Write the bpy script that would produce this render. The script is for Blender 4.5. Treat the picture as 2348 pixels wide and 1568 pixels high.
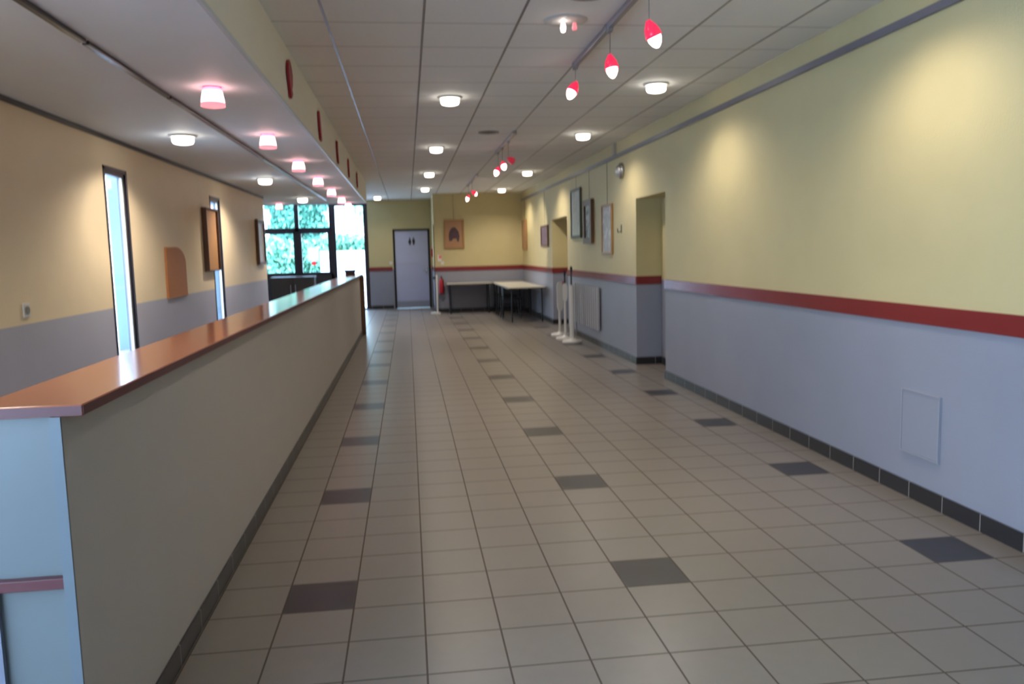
import bpy, bmesh, math, random
from mathutils import Matrix, Vector
import numpy as np

for o in list(bpy.data.objects):
    bpy.data.objects.remove(o)
S = bpy.context.scene
COL = S.collection
random.seed(7)

# ---------------------------------------------------------------- camera
CAM_H = 1.50860
F_PX, PITCH, YAW, ROLL = 1843.73, .1132146, .1259391, -.0243045
fw = Vector((math.sin(YAW) * math.cos(PITCH), math.cos(YAW) * math.cos(PITCH), -math.sin(PITCH)))
r0 = Vector((math.cos(YAW), -math.sin(YAW), 0))
u0 = r0.cross(fw)
rt = math.cos(ROLL) * r0 + math.sin(ROLL) * u0
up = rt.cross(fw)
cam = bpy.data.cameras.new('camera')
camo = bpy.data.objects.new('camera', cam)
COL.objects.link(camo)
M = Matrix.Identity(4)
for i in range(3):
    M[i][0], M[i][1], M[i][2] = rt[i], up[i], -fw[i]
M[0][3], M[1][3], M[2][3] = 0, 0, CAM_H
camo.matrix_world = M
cam.sensor_fit = 'HORIZONTAL'
cam.sensor_width = 36
cam.lens = F_PX / 2348 * 36
cam.clip_start = .05
cam.clip_end = 300
# the photograph is slightly out of focus everywhere: focused too near
cam.dof.use_dof = True
cam.dof.focus_distance = .9
cam.dof.aperture_fstop = cam.lens / 1000 / .0036
cam.dof.aperture_ratio = 2.2
S.camera = camo

# ---------------------------------------------------------------- world, sun, exposure
S.view_settings.view_transform = 'Standard'
S.view_settings.look = 'None'
S.view_settings.exposure = 0.72
S.view_settings.gamma = 1
S.view_settings.use_curve_mapping = False
SKY = 12
W = bpy.data.worlds.new('sky')
S.world = W
W.use_nodes = True
nt = W.node_tree
bg = nt.nodes['Background']
tc = nt.nodes.new('ShaderNodeTexCoord')
sep = nt.nodes.new('ShaderNodeSeparateXYZ')
rmp = nt.nodes.new('ShaderNodeValToRGB')
rmp.color_ramp.elements[0].position = .0
rmp.color_ramp.elements[0].color = (.70, .82, 1, 1)
rmp.color_ramp.elements[1].position = .7
rmp.color_ramp.elements[1].color = (.38, .58, 1, 1)
nt.links.new(tc.outputs['Generated'], sep.inputs[0])
nt.links.new(sep.outputs['Z'], rmp.inputs[0])
nt.links.new(rmp.outputs[0], bg.inputs[0])
bg.inputs[1].default_value = SKY
sun = bpy.data.lights.new('sun', 'SUN')
sun.energy = 7
sun.angle = .01
sun.color = (1, .96, .88)
suno = bpy.data.objects.new('sun', sun)
COL.objects.link(suno)
suno.rotation_euler = Vector((-.10, .50, -.86)).to_track_quat('-Z', 'Y').to_euler()

LAMP_COL = (1, .89, .76)
DOWN_W = 44            # watts of one downlight beam
SPOT_W = 10            # watts of one track spot

# ---------------------------------------------------------------- materials
def new_mat(name):
    m = bpy.data.materials.new(name)
    m.use_nodes = True
    return m, m.node_tree, m.node_tree.nodes['Principled BSDF']

def mat(name, col, rough=.6, metal=0, spec=.5, var=0, scale=6, bump=0, bscale=60, emit=None, estr=0):
    m, t, b = new_mat(name)
    b.inputs['Roughness'].default_value = rough
    b.inputs['Metallic'].default_value = metal
    b.inputs['Specular IOR Level'].default_value = spec
    b.inputs['Base Color'].default_value = (*col, 1)
    if var or bump:
        c = t.nodes.new('ShaderNodeTexCoord')
    if var:
        n = t.nodes.new('ShaderNodeTexNoise')
        n.inputs['Scale'].default_value = scale
        n.inputs['Detail'].default_value = 5
        t.links.new(c.outputs['Object'], n.inputs['Vector'])
        mx = t.nodes.new('ShaderNodeMix')
        mx.data_type = 'RGBA'
        mx.inputs['A'].default_value = (*[x * (1 - var) for x in col], 1)
        mx.inputs['B'].default_value = (*[min(1, x * (1 + var)) for x in col], 1)
        t.links.new(n.outputs['Fac'], mx.inputs['Factor'])
        t.links.new(mx.outputs['Result'], b.inputs['Base Color'])
    if bump:
        n2 = t.nodes.new('ShaderNodeTexNoise')
        n2.inputs['Scale'].default_value = bscale
        n2.inputs['Detail'].default_value = 3
        t.links.new(c.outputs['Object'], n2.inputs['Vector'])
        bp = t.nodes.new('ShaderNodeBump')
        bp.inputs['Strength'].default_value = bump
        bp.inputs['Distance'].default_value = .004
        t.links.new(n2.outputs['Fac'], bp.inputs['Height'])
        t.links.new(bp.outputs[0], b.inputs['Normal'])
    if emit:
        b.inputs['Emission Color'].default_value = (*emit, 1)
        b.inputs['Emission Strength'].default_value = estr
    return m

def wall_mat(name, low, high, split):
    """painted plaster: one colour below, another above the height 'split'"""
    m, t, b = new_mat(name)
    b.inputs['Roughness'].default_value = .5
    b.inputs['Specular IOR Level'].default_value = .35
    c = t.nodes.new('ShaderNodeTexCoord')
    s = t.nodes.new('ShaderNodeSeparateXYZ')
    t.links.new(c.outputs['Object'], s.inputs[0])
    g = t.nodes.new('ShaderNodeMath')
    g.operation = 'GREATER_THAN'
    g.inputs[1].default_value = split
    t.links.new(s.outputs['Z'], g.inputs[0])
    n = t.nodes.new('ShaderNodeTexNoise')
    n.inputs['Scale'].default_value = 3
    n.inputs['Detail'].default_value = 6
    t.links.new(c.outputs['Object'], n.inputs['Vector'])
    mr = t.nodes.new('ShaderNodeMapRange')
    mr.inputs['To Min'].default_value = .94
    mr.inputs['To Max'].default_value = 1.06
    t.links.new(n.outputs['Fac'], mr.inputs['Value'])
    mx = t.nodes.new('ShaderNodeMix')
    mx.data_type = 'RGBA'
    mx.inputs['A'].default_value = (*low, 1)
    mx.inputs['B'].default_value = (*high, 1)
    t.links.new(g.outputs[0], mx.inputs['Factor'])
    v = t.nodes.new('ShaderNodeVectorMath')
    v.operation = 'SCALE'
    t.links.new(mx.outputs['Result'], v.inputs[0])
    t.links.new(mr.outputs[0], v.inputs['Scale'])
    t.links.new(v.outputs[0], b.inputs['Base Color'])
    n2 = t.nodes.new('ShaderNodeTexNoise')
    n2.inputs['Scale'].default_value = 70
    t.links.new(c.outputs['Object'], n2.inputs['Vector'])
    bp = t.nodes.new('ShaderNodeBump')
    bp.inputs['Strength'].default_value = .35
    bp.inputs['Distance'].default_value = .004
    t.links.new(n2.outputs['Fac'], bp.inputs['Height'])
    t.links.new(bp.outputs[0], b.inputs['Normal'])
    return m

class NB:
    """tiny helper for math node chains"""
    def __init__(s, t): s.t = t
    def m(s, op, a, b=None):
        n = s.t.nodes.new('ShaderNodeMath'); n.operation = op
        for i, v in enumerate((a, b)):
            if v is None: continue
            if isinstance(v, (int, float)): n.inputs[i].default_value = v
            else: s.t.links.new(v, n.inputs[i])
        return n.outputs[0]
    def mix(s, f, a, b):
        n = s.t.nodes.new('ShaderNodeMix'); n.data_type = 'RGBA'
        for k, v in (('Factor', f), ('A', a), ('B', b)):
            if isinstance(v, tuple): n.inputs[k].default_value = (*v, 1)
            elif isinstance(v, (int, float)): n.inputs[k].default_value = v
            else: s.t.links.new(v, n.inputs[k])
        return n.outputs['Result']

TILE, TX0, TY0 = .3, -.5859, 3.3622
def floor_mat():
    m, t, b = new_mat('floor_tiles')
    q = NB(t)
    c = t.nodes.new('ShaderNodeTexCoord')
    s = t.nodes.new('ShaderNodeSeparateXYZ')
    t.links.new(c.outputs['Object'], s.inputs[0])
    u = q.m('DIVIDE', q.m('SUBTRACT', s.outputs[0], TX0), TILE)
    v = q.m('DIVIDE', q.m('SUBTRACT', s.outputs[1], TY0), TILE)
    fu, fv = q.m('FLOOR', u), q.m('FLOOR', v)
    du = q.m('ABSOLUTE', q.m('SUBTRACT', q.m('SUBTRACT', u, fu), .5))
    dv = q.m('ABSOLUTE', q.m('SUBTRACT', q.m('SUBTRACT', v, fv), .5))
    ju = q.m('GREATER_THAN', du, .4875)
    jv = q.m('GREATER_THAN', dv, .4875)
    joint = q.m('MAXIMUM', ju, jv)
    mu = q.m('LESS_THAN', q.m('FLOORED_MODULO', fu, 5), .5)
    mv = q.m('LESS_THAN', q.m('FLOORED_MODULO', fv, 5), .5)
    dark = q.m('MULTIPLY', mu, mv)
    cb = t.nodes.new('ShaderNodeCombineXYZ')
    t.links.new(fu, cb.inputs[0]); t.links.new(fv, cb.inputs[1])
    wn = t.nodes.new('ShaderNodeTexWhiteNoise')
    wn.noise_dimensions = '2D'
    t.links.new(cb.outputs[0], wn.inputs['Vector'])
    n = t.nodes.new('ShaderNodeTexNoise')
    n.inputs['Scale'].default_value = 14; n.inputs['Detail'].default_value = 6
    t.links.new(c.outputs['Object'], n.inputs['Vector'])
    lt = q.mix(n.outputs['Fac'], FL_A, FL_B)
    lt2 = q.mix(q.m('MULTIPLY', wn.outputs['Value'], .35), lt, FL_C)
    col = q.mix(dark, lt2, (.028, .026, .030))
    col = q.mix(joint, col, (.060, .042, .032))
    t.links.new(col, b.inputs['Base Color'])
    ro = q.m('ADD', q.m('MULTIPLY', n.outputs['Fac'], .06), .29)
    ro = q.m('ADD', ro, q.m('MULTIPLY', joint, .35))
    t.links.new(ro, b.inputs['Roughness'])
    b.inputs['Specular IOR Level'].default_value = .5
    bp = t.nodes.new('ShaderNodeBump')
    bp.inputs['Strength'].default_value = .5
    bp.inputs['Distance'].default_value = .002
    t.links.new(q.m('SUBTRACT', 1, joint), bp.inputs['Height'])
    t.links.new(bp.outputs[0], b.inputs['Normal'])
    return m
FL_A, FL_B, FL_C = (.176, .152, .132), (.216, .188, .164), (.196, .170, .148)

def skirting_mat():
    m, t, b = new_mat('skirting_tiles')
    q = NB(t)
    c = t.nodes.new('ShaderNodeTexCoord')
    s = t.nodes.new('ShaderNodeSeparateXYZ')
    t.links.new(c.outputs['Object'], s.inputs[0])
    f = q.m('FLOORED_MODULO', q.m('SUBTRACT', q.m('ADD', s.outputs[0], s.outputs[1]), 4.594 + 2.888 - .003), .3)
    j = q.m('LESS_THAN', f, .006)
    t.links.new(q.mix(j, (.022, .022, .026), (.30, .28, .26)), b.inputs['Base Color'])
    b.inputs['Roughness'].default_value = .3
    return m

def ceiling_mat():
    m, t, b = new_mat('ceiling_panels')
    q = NB(t)
    c = t.nodes.new('ShaderNodeTexCoord')
    s = t.nodes.new('ShaderNodeSeparateXYZ')
    t.links.new(c.outputs['Object'], s.inputs[0])
    n = t.nodes.new('ShaderNodeTexNoise')
    n.inputs['Scale'].default_value = 45; n.inputs['Detail'].default_value = 6
    t.links.new(c.outputs['Object'], n.inputs['Vector'])
    base = q.mix(n.outputs['Fac'], (.86, .86, .855), (.92, .92, .915))
    v = q.m('DIVIDE', q.m('ADD', s.outputs[1], .1), .6)
    dv = q.m('ABSOLUTE', q.m('SUBTRACT', q.m('SUBTRACT', v, q.m('FLOOR', v)), .5))
    col = q.mix(q.m('MULTIPLY', q.m('GREATER_THAN', dv, .485), .4), base, (.22, .20, .19))
    t.links.new(col, b.inputs['Base Color'])
    b.inputs['Roughness'].default_value = .75
    b.inputs['Specular IOR Level'].default_value = .3
    bp = t.nodes.new('ShaderNodeBump')
    bp.inputs['Strength'].default_value = .3
    bp.inputs['Distance'].default_value = .004
    t.links.new(n.outputs['Fac'], bp.inputs['Height'])
    t.links.new(bp.outputs[0], b.inputs['Normal'])
    return m

def glass_mat(name, tint):
    m = bpy.data.materials.new(name)
    m.use_nodes = True
    t = m.node_tree
    t.nodes.remove(t.nodes['Principled BSDF'])
    out = t.nodes['Material Output']
    tr = t.nodes.new('ShaderNodeBsdfTransparent'); tr.inputs[0].default_value = (*tint, 1)
    gl = t.nodes.new('ShaderNodeBsdfGlossy'); gl.inputs['Roughness'].default_value = .02
    lw = t.nodes.new('ShaderNodeLayerWeight'); lw.inputs[0].default_value = .5
    q = NB(t)
    fr = q.m('ADD', q.m('MULTIPLY', q.m('POWER', lw.outputs['Facing'], 5), .9), .035)
    mx = t.nodes.new('ShaderNodeMixShader')
    t.links.new(fr, mx.inputs[0])
    t.links.new(tr.outputs[0], mx.inputs[1])
    t.links.new(gl.outputs[0], mx.inputs[2])
    t.links.new(mx.outputs[0], out.inputs[0])
    return m

def wood_mat(name, a, b2, axis=2, scale=12, rough=.45):
    m, t, b = new_mat(name)
    c = t.nodes.new('ShaderNodeTexCoord')
    mp = t.nodes.new('ShaderNodeMapping')
    sc = [scale] * 3; sc[axis] = scale * .08
    mp.inputs['Scale'].default_value = sc
    t.links.new(c.outputs['Object'], mp.inputs[0])
    n = t.nodes.new('ShaderNodeTexNoise'); n.inputs['Scale'].default_value = 5; n.inputs['Detail'].default_value = 8
    t.links.new(mp.outputs[0], n.inputs['Vector'])
    t.links.new(NB(t).mix(n.outputs['Fac'], a, b2), b.inputs['Base Color'])
    b.inputs['Roughness'].default_value = rough
    return m

def blotch_mat(name, cols, scale=6, rough=.35, dist=1.5):
    """procedural picture surface: soft patches of a few colours"""
    m, t, b = new_mat(name)
    c = t.nodes.new('ShaderNodeTexCoord')
    n = t.nodes.new('ShaderNodeTexNoise')
    n.inputs['Scale'].default_value = scale; n.inputs['Detail'].default_value = 4
    n.inputs['Distortion'].default_value = dist
    t.links.new(c.outputs['Object'], n.inputs['Vector'])
    r = t.nodes.new('ShaderNodeValToRGB')
    e = r.color_ramp.elements
    lo, hi = .35, .65
    e[0].position, e[0].color = lo, (*cols[0], 1)
    e[1].position, e[1].color = hi, (*cols[-1], 1)
    for i, k in enumerate(cols[1:-1]):
        x = e.new(lo + (hi - lo) * (i + 1) / (len(cols) - 1)); x.color = (*k, 1)
    t.links.new(n.outputs['Fac'], r.inputs[0])
    t.links.new(r.outputs[0], b.inputs['Base Color'])
    b.inputs['Roughness'].default_value = rough
    return m

GREY, YEL, PEACH = (.275, .288, .355), (.56, .478, .258), (.82, .665, .44)
MW_R = wall_mat('paint_grey_yellow', GREY, YEL, 1.09)
MW_L = wall_mat('paint_grey_peach', (.42, .415, .49), PEACH, 1.115)
M_PLAIN = mat('paint_plain', (.55, .53, .50), .7, var=.04)
M_FLOOR = floor_mat()
M_SKIRT = skirting_mat()
M_CEIL = ceiling_mat()
M_LOWC = mat('plaster_white', (.86, .905, .95), .6, var=.04, scale=2, bump=.25, bscale=50)
M_BEAM = mat('paint_beam', (.84, .80, .70), .55, var=.05, scale=3, bump=.3, bscale=70)
M_TBAR = mat('ceiling_bar', (.21, .20, .20), .33)
M_REDTRIM = mat('red_rail', (.20, .022, .022), .2, var=.08, scale=4)
M_BLACK = mat('black_metal', (.012, .012, .016), .4, var=.1)
M_DARKFR = mat('dark_frame', (.022, .018, .028), .35, var=.1)
M_GLASS = glass_mat('window_glass', (.93, .98, .97))
M_DOOR = mat('door_grey', (.47, .50, .70), .45, var=.04, scale=3)
M_PANELC = mat('counter_panel', (.36, .33, .305), .5, var=.04, scale=3, bump=.15, bscale=90)
M_END = mat('counter_end', (.105, .12, .125), .35, var=.04)
M_TOP = mat('counter_top', (.33, .095, .045), .13, var=.06, scale=5)
M_TOPEDGE = mat('counter_edge', (.075, .012, .016), .38, var=.06)
M_WHITE = mat('white_plastic', (.72, .71, .68), .4, var=.03)
M_PAPER = mat('paper', (.8, .8, .8), .6, var=.03)
def translucent(name, col, f):
    m, t, b = new_mat(name)
    b.inputs['Base Color'].default_value = (*col, 1)
    tl = t.nodes.new('ShaderNodeBsdfTranslucent'); tl.inputs[0].default_value = (*col, 1)
    mx = t.nodes.new('ShaderNodeMixShader'); mx.inputs[0].default_value = f
    t.links.new(b.outputs[0], mx.inputs[1]); t.links.new(tl.outputs[0], mx.inputs[2])
    t.links.new(mx.outputs[0], t.nodes['Material Output'].inputs[0])
    return m
M_PAPERT = translucent('thin_paper', (.85, .88, .88), .6)
M_TAGT = translucent('thin_red_paper', (.85, .12, .14), .6)
M_RED = mat('red_paint', (.45, .015, .03), .4, var=.08)
M_CUT = mat('red_cutout', (.33, .008, .022), .45, var=.15, scale=20)
M_PINK = mat('pink_paper', (.75, .16, .18), .6, var=.1)
M_STEEL = mat('steel', (.5, .5, .52), .25, 1, var=.05)
M_RAIL = mat('rail_aluminium', (.17, .155, .18), .4, .2, var=.05)
M_TRACK = mat('track_grey', (.33, .33, .39), .3, .6, var=.05)
M_TRACKD = mat('shutter_rail', (.028, .027, .032), .28, .3, var=.08)
M_HOT = mat('lamp_glass_lit', (.9, .88, .8), .3, emit=(1, .93, .80), estr=7)
M_PEND = mat('red_glass_lit', (.8, .2, .2), .3, emit=(1, .68, .64), estr=3.6)
M_COLLAR = mat('red_glass_collar', (.7, .08, .12), .25, emit=(1, .10, .20), estr=4.5)
M_PENDRIM = mat('red_glass_rim', (.7, .08, .12), .25, emit=(1, .26, .30), estr=.9)
M_SHADE = mat('red_glass_shade', (.6, .015, .05), .2, emit=(1, .03, .10), estr=.55)
M_SHADEOFF = mat('red_glass_dim', (.45, .02, .05), .2, emit=(1, .05, .1), estr=.15)
M_BULB = mat('bulb_lit', (.9, .9, .8), .3, emit=(1, .86, .76), estr=6)
M_TABLE = mat('table_laminate', (.62, .60, .50), .35, var=.03)
M_TEDGE = mat('table_edge', (.05, .045, .045), .4, var=.1)
M_WOODF = wood_mat('wood_frame', (.30, .15, .05), (.42, .23, .09))
M_WOODD = wood_mat('wood_dark', (.10, .045, .025), (.16, .08, .045))
M_GREENF = mat('frame_green', (.05, .065, .045), .4, var=.1)
M_TAN = wood_mat('tan_board', (.42, .20, .075), (.50, .26, .11), rough=.6)
M_ARCH = mat('orange_board', (.43, .165, .05), .6, var=.06)
M_CUPB = wood_mat('cupboard_dark', (.045, .034, .030), (.075, .058, .05))
M_SPAND = mat('dark_panel', (.045, .042, .048), .4, var=.1)
M_GRILL = mat('grey_plastic', (.27, .26, .25), .5, var=.05)

# ---------------------------------------------------------------- mesh helpers
class MB:
    def __init__(s): s.bm = bmesh.new()
    def box(s, x0, x1, y0, y1, z0, z1, bev=0, rot=None, mi=0):
        c = Vector(((x0 + x1) / 2, (y0 + y1) / 2, (z0 + z1) / 2))
        r = bmesh.ops.create_cube(s.bm, size=1)
        vs = r['verts']
        bmesh.ops.scale(s.bm, vec=(abs(x1 - x0), abs(y1 - y0), abs(z1 - z0)), verts=vs)
        if rot is not None: bmesh.ops.rotate(s.bm, cent=(0, 0, 0), matrix=rot, verts=vs)
        bmesh.ops.translate(s.bm, vec=c, verts=vs)
        fs = list({f for v in vs for f in v.link_faces})
        for f in fs: f.material_index = mi
        if bev:
            es = list({e for v in vs for e in v.link_edges})
            bmesh.ops.bevel(s.bm, geom=es, offset=bev, segments=2, affect='EDGES', profile=.5)
        return s
    def tube(s, p, q, r, r2=None, n=16):
        p, q = Vector(p), Vector(q); d = q - p
        res = bmesh.ops.create_cone(s.bm, cap_ends=True, segments=n, radius1=r, radius2=r if r2 is None else r2, depth=d.length)
        bmesh.ops.rotate(s.bm, cent=(0, 0, 0), matrix=Vector((0, 0, 1)).rotation_difference(d.normalized()).to_matrix(), verts=res['verts'])
        bmesh.ops.translate(s.bm, vec=(p + q) / 2, verts=res['verts'])
        return s
    def lathe(s, prof, c=(0, 0, 0), n=28, axis=None, sx=1):
        """prof: list of (radius, height); spun round z, then z turned to axis"""
        rows = []
        R = Matrix.Identity(3) if axis is None else Vector((0, 0, 1)).rotation_difference(Vector(axis).normalized()).to_matrix()
        c = Vector(c)
        for r, h in prof:
            if r < 1e-6: rows.append([s.bm.verts.new(c + R @ Vector((0, 0, h)))])
            else: rows.append([s.bm.verts.new(c + R @ Vector((r * sx * math.cos(2 * math.pi * k / n), r * math.sin(2 * math.pi * k / n), h))) for k in range(n)])
        for a, b in zip(rows, rows[1:]):
            for k in range(n):
                k2 = (k + 1) % n
                if len(a) == 1 and len(b) == 1: continue
                if len(a) == 1: f = (a[0], b[k2], b[k])
                elif len(b) == 1: f = (a[k], a[k2], b[0])
                else: f = (a[k], a[k2], b[k2], b[k])
                s.bm.faces.new(f).smooth = True
        for row in (rows[0], rows[-1]):
            if len(row) > 1:
                try: s.bm.faces.new(row)
                except ValueError: pass
        return s
    def sphere(s, c, r, n=16, scl=(1, 1, 1)):
        res = bmesh.ops.create_uvsphere(s.bm, u_segments=n, v_segments=n // 2 + 2, radius=r)
        bmesh.ops.scale(s.bm, vec=scl, verts=res['verts'])
        bmesh.ops.translate(s.bm, vec=c, verts=res['verts'])
        for v in res['verts']:
            for f in v.link_faces: f.smooth = True
        return s
    def prism(s, pts, a0, a1, plane='yz'):
        """closed outline extruded along the missing axis"""
        def P(p, a):
            return {'yz': (a, p[0], p[1]), 'xz': (p[0], a, p[1]), 'xy': (p[0], p[1], a)}[plane]
        A = [s.bm.verts.new(P(p, a0)) for p in pts]
        B = [s.bm.verts.new(P(p, a1)) for p in pts]
        s.bm.faces.new(A); s.bm.faces.new(B[::-1])
        for k in range(len(pts)):
            k2 = (k + 1) % len(pts)
            s.bm.faces.new((A[k], B[k], B[k2], A[k2]))
        return s
    def build(s, name, m, parent=None, loc=None):
        bmesh.ops.recalc_face_normals(s.bm, faces=s.bm.faces)
        me = bpy.data.meshes.new(name)
        s.bm.to_mesh(me); s.bm.free()
        for k in (m if isinstance(m, (list, tuple)) else [m]): me.materials.append(k)
        o = bpy.data.objects.new(name, me)
        COL.objects.link(o)
        if parent is not None: o.parent = parent
        if loc is not None: o.location = loc
        return o

def box(*a, **k): return MB().box(*a, **k)
def tag(o, label, cat, group=None):
    o['label'] = label; o['category'] = cat
    if group: o['group'] = group
    return o
def struct(o):
    o['kind'] = 'structure'; return o
def thing(name, label, cat, loc=(0, 0, 0), group=None, rz=0):
    o = bpy.data.objects.new(name, None)
    o.empty_display_size = .1
    COL.objects.link(o); o.location = loc; o.rotation_euler = (0, 0, rz)
    return tag(o, label, cat, group)
def dup(root, loc, label, rz=None):
    r = root.copy(); COL.objects.link(r); r.location = loc; r['label'] = label
    if rz is not None: r.rotation_euler = (0, 0, rz)
    for ch in list(root.children):
        c = ch.copy(); COL.objects.link(c); c.parent = r
        for g in list(ch.children):
            d = g.copy(); COL.objects.link(d); d.parent = c
    return r
def rot(axis, deg): return Matrix.Rotation(math.radians(deg), 3, axis)

# ---------------------------------------------------------------- the room
XR, XL, YB = 2.9, -2.43, -3.0      # right wall, left wall, wall behind the camera
YF, YG = 20.3, 22.3                # far wall (right part), far wall with door and glazing
ZC, ZL = 2.95, 2.53                # ceiling and lowered ceiling
XB = -.78                          # face of the beam above the counter
YS = 16.75                         # far end of the lowered ceiling
XW = -4.6                          # left side beyond the short left wall

struct(box(-5.0, 3.6, YB - .2, YG + .3, -.2, 0).build('floor', M_FLOOR))
b = MB()
b.box(XB, 3.6, YB - .2, YG + .2, ZC, ZC + .2)
b.box(XW - .2, XB, YS, YG + .2, ZC, ZC + .2)
struct(b.build('ceiling', M_CEIL))
b = MB()                                                   # T bars of the ceiling grid
for k in range(-1, 5):
    x = .155 + .6 * k
    b.box(x - .0075, x + .0075, YB, (YG if x < .67 else YF), ZC - .002, ZC + .01)
struct(b.build('trim_1', M_TBAR))
b = MB()
b.box(XL - .22, XB - .1, YB - .2, YS, ZL, ZC + .2)
b.box(XW - .2, XL - .22, 14.3, YS, ZL, ZC + .2)
b.box(XB - .1, XB - .001, YB - .2, YS, ZL, ZL + .004)
struct(b.build('ceiling_lowered', M_LOWC))
struct(box(XB - .1, XB, YB - .2, YS + .02, ZL + .004, ZC + .2).build('wall_beam', M_BEAM))
struct(box(XB - .012, XB + .004, YB, YS + .02, ZL - .006, ZL + .016).build('trim_2', mat('corner_profile', (.62, .66, .70), .35)))

b = MB()                                                   # right wall with two deep recesses
T = .45
R1, R2 = (8.87, 10.05), (14.52, 16.07)
ZR1, ZR2 = 2.125, 2.105
b.box(XR, XR + T + .2, YB - .2, R1[0], 0, ZC)
b.box(XR, XR + T + .2, R1[1], R2[0], 0, ZC)
b.box(XR, XR + T + .2, R2[1], YF + .2, 0, ZC)
b.box(XR, XR + T + .2, R1[0], R1[1], ZR1, ZC)
b.box(XR, XR + T + .2, R2[0], R2[1], ZR2, ZC)
b.box(XR + .33, XR + T + .2, R1[0], R1[1], 0, ZR1)
b.box(XR + .33, XR + T + .2, R2[0], R2[1], 0, ZR2)
struct(b.build('wall_right', MW_R))
b = MB()
b.box(.67, XR + .2, YF, YG + .2, 0, ZC)
struct(b.build('wall_far', MW_R))
b = MB()
DX0, DX1, DZ = -.36, .60, 2.14                              # toilet door opening
b.box(-1.04, DX0, YG, YG + .2, 0, ZC)
b.box(DX1, .70, YG, YG + .2, 0, ZC)
b.box(DX0, DX1, YG, YG + .2, DZ, ZC)
struct(b.build('wall_door_side', MW_R))
# left wall with slit openings
SL = [(7.03, 7.56), (10.60, 11.12)]
SZ0, SZ1 = .25, 2.27
b = MB()
ys = [2.0, SL[0][0], SL[0][1], SL[1][0], SL[1][1], 14.45]
for i in range(0, 6, 2): b.box(XL - .05, XL, ys[i], ys[i + 1], 0, ZL)
for (y0, y1) in SL:
    b.box(XL - .05, XL, y0, y1, 0, SZ0)
    b.box(XL - .05, XL, y0, y1, SZ1, ZL)
b.box(XL - .22, XL, YB - .2, -2.6, 0, ZL)                   # beside the big side window
b.box(XL - .22, XL, -2.6, 2.0, 0, .12)
b.box(XL - .22, XL, -2.6, 2.0, 2.42, ZL)
struct(b.build('wall_left', MW_L))
b = MB()
b.box(XW - .2, XL - .05, 14.31, 14.45, 0, ZL)
b.box(XW - .2, XW, 14.45, YG + .2, 0, ZC)
struct(b.build('wall_left_bay', MW_L))
b = MB()                                                   # wall behind the camera
b.box(XL - .22, XR, YB - .2, YB, 0, ZC)
struct(b.build('wall_back', M_PLAIN))

struct(box(XL, XL + .012, YB, 14.45, 2.495, ZL).build('trim_6', M_TEDGE))  # dark strip standing in for the shadow gap between left wall and lowered ceiling
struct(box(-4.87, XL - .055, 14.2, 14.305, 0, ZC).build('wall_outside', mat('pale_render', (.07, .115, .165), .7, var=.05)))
# skirting
def skirt(name, segs):
    b = MB()
    for s_ in segs: b.box(*s_, 0, .096, bev=.002)
    struct(b.build(name, M_SKIRT))
k = .012
skirt('baseboard_right', [(XR - k, XR, YB, R1[0] + k), (XR, XR + .33, R1[0], R1[0] + k), (XR + .33 - k, XR + .33, R1[0], R1[1]),
      (XR, XR + .33, R1[1] - k, R1[1]), (XR - k, XR, R1[1] - k, R2[0] + k), (XR, XR + .33, R2[0], R2[0] + k),
      (XR + .33 - k, XR + .33, R2[0], R2[1]), (XR, XR + .33, R2[1] - k, R2[1]), (XR - k, XR, R2[1] - k, YF)])
skirt('baseboard_far', [(.67, XR, YF - k, YF), (.67 - k, .67, YF - k, YG), (-1.04, DX0 - .06, YG - k, YG)])
skirt('baseboard_left', [(XL, XL + k, 2.0, 14.45)])

# red rail round the walls
b = MB()
def rail(*s_): b.box(*s_, 1.035, 1.142, bev=.003)
k = .014
rail(XR - k, XR, YB, R1[0] + k); rail(XR, XR + .33, R1[1] - k, R1[1]); rail(XR - k, XR, R1[1] - k, R2[0] + k)
rail(XR, XR + .33, R2[1] - k, R2[1]); rail(XR - k, XR, R2[1] - k, YF)
rail(.67 - k, XR, YF - k, YF); rail(.67 - k, .67, YF, YG)
rail(-1.04, DX0 - .06, YG - k, YG)
struct(b.build('trim_3', M_REDTRIM))

# picture rail along the right wall
struct(box(XR - .022, XR, YB, YF, 2.735, 2.785, bev=.004).build('trim_4', M_RAIL))

# ---------------------------------------------------------------- far glazing and glass door
YW = YG + .02
b = MB()
def fr(x0, x1, z0, z1, d=.07): b.box(x0, x1, YW, YW + d, z0, z1, bev=.004)
fr(XW, -1.04, 2.85, ZC); fr(XW, -2.0, .96, 1.02)
fr(-2.97, -2.86, 1.0, 2.87); fr(-2.06, -1.94, 0, 2.87); fr(-1.11, -1.03, 0, 2.87)
fr(-3.90, -3.80, 1.0, 2.87); fr(XW, XW + .07, 1.0, 2.87)
fr(XW, -2.0, 2.14, 2.25)
for (x0, x1) in ((-3.80, -2.97), (-2.86, -2.06)):           # opening sashes below
    fr(x0, x0 + .05, 1.02, 2.14, .06); fr(x1 - .05, x1, 1.02, 2.14, .06)
    fr(x0, x1, 2.09, 2.14, .06); fr(x0, x1, 1.02, 1.06, .06)
win = struct(b.build('window_1', M_DARKFR))
for (x0, x1, z0, z1) in ((-4.53, -3.9, 1.02, 2.14), (-4.53, -3.9, 2.25, 2.85), (-3.80, -2.97, 1.02, 2.14), (-3.80, -2.97, 2.25, 2.85),
                         (-2.86, -2.06, 1.02, 2.14), (-2.86, -2.06, 2.25, 2.85)):
    box(x0, x1, YW + .03, YW + .038, z0, z1).build('pane', M_GLASS, win)
d = struct(box(-1.94, -1.11, YW, YW + .05, 2.80, 2.85).build('door_2', M_DARKFR))
box(-1.94, -1.11, YW, YW + .05, 0, .05).build('bottom_rail', M_DARKFR, d)
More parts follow.
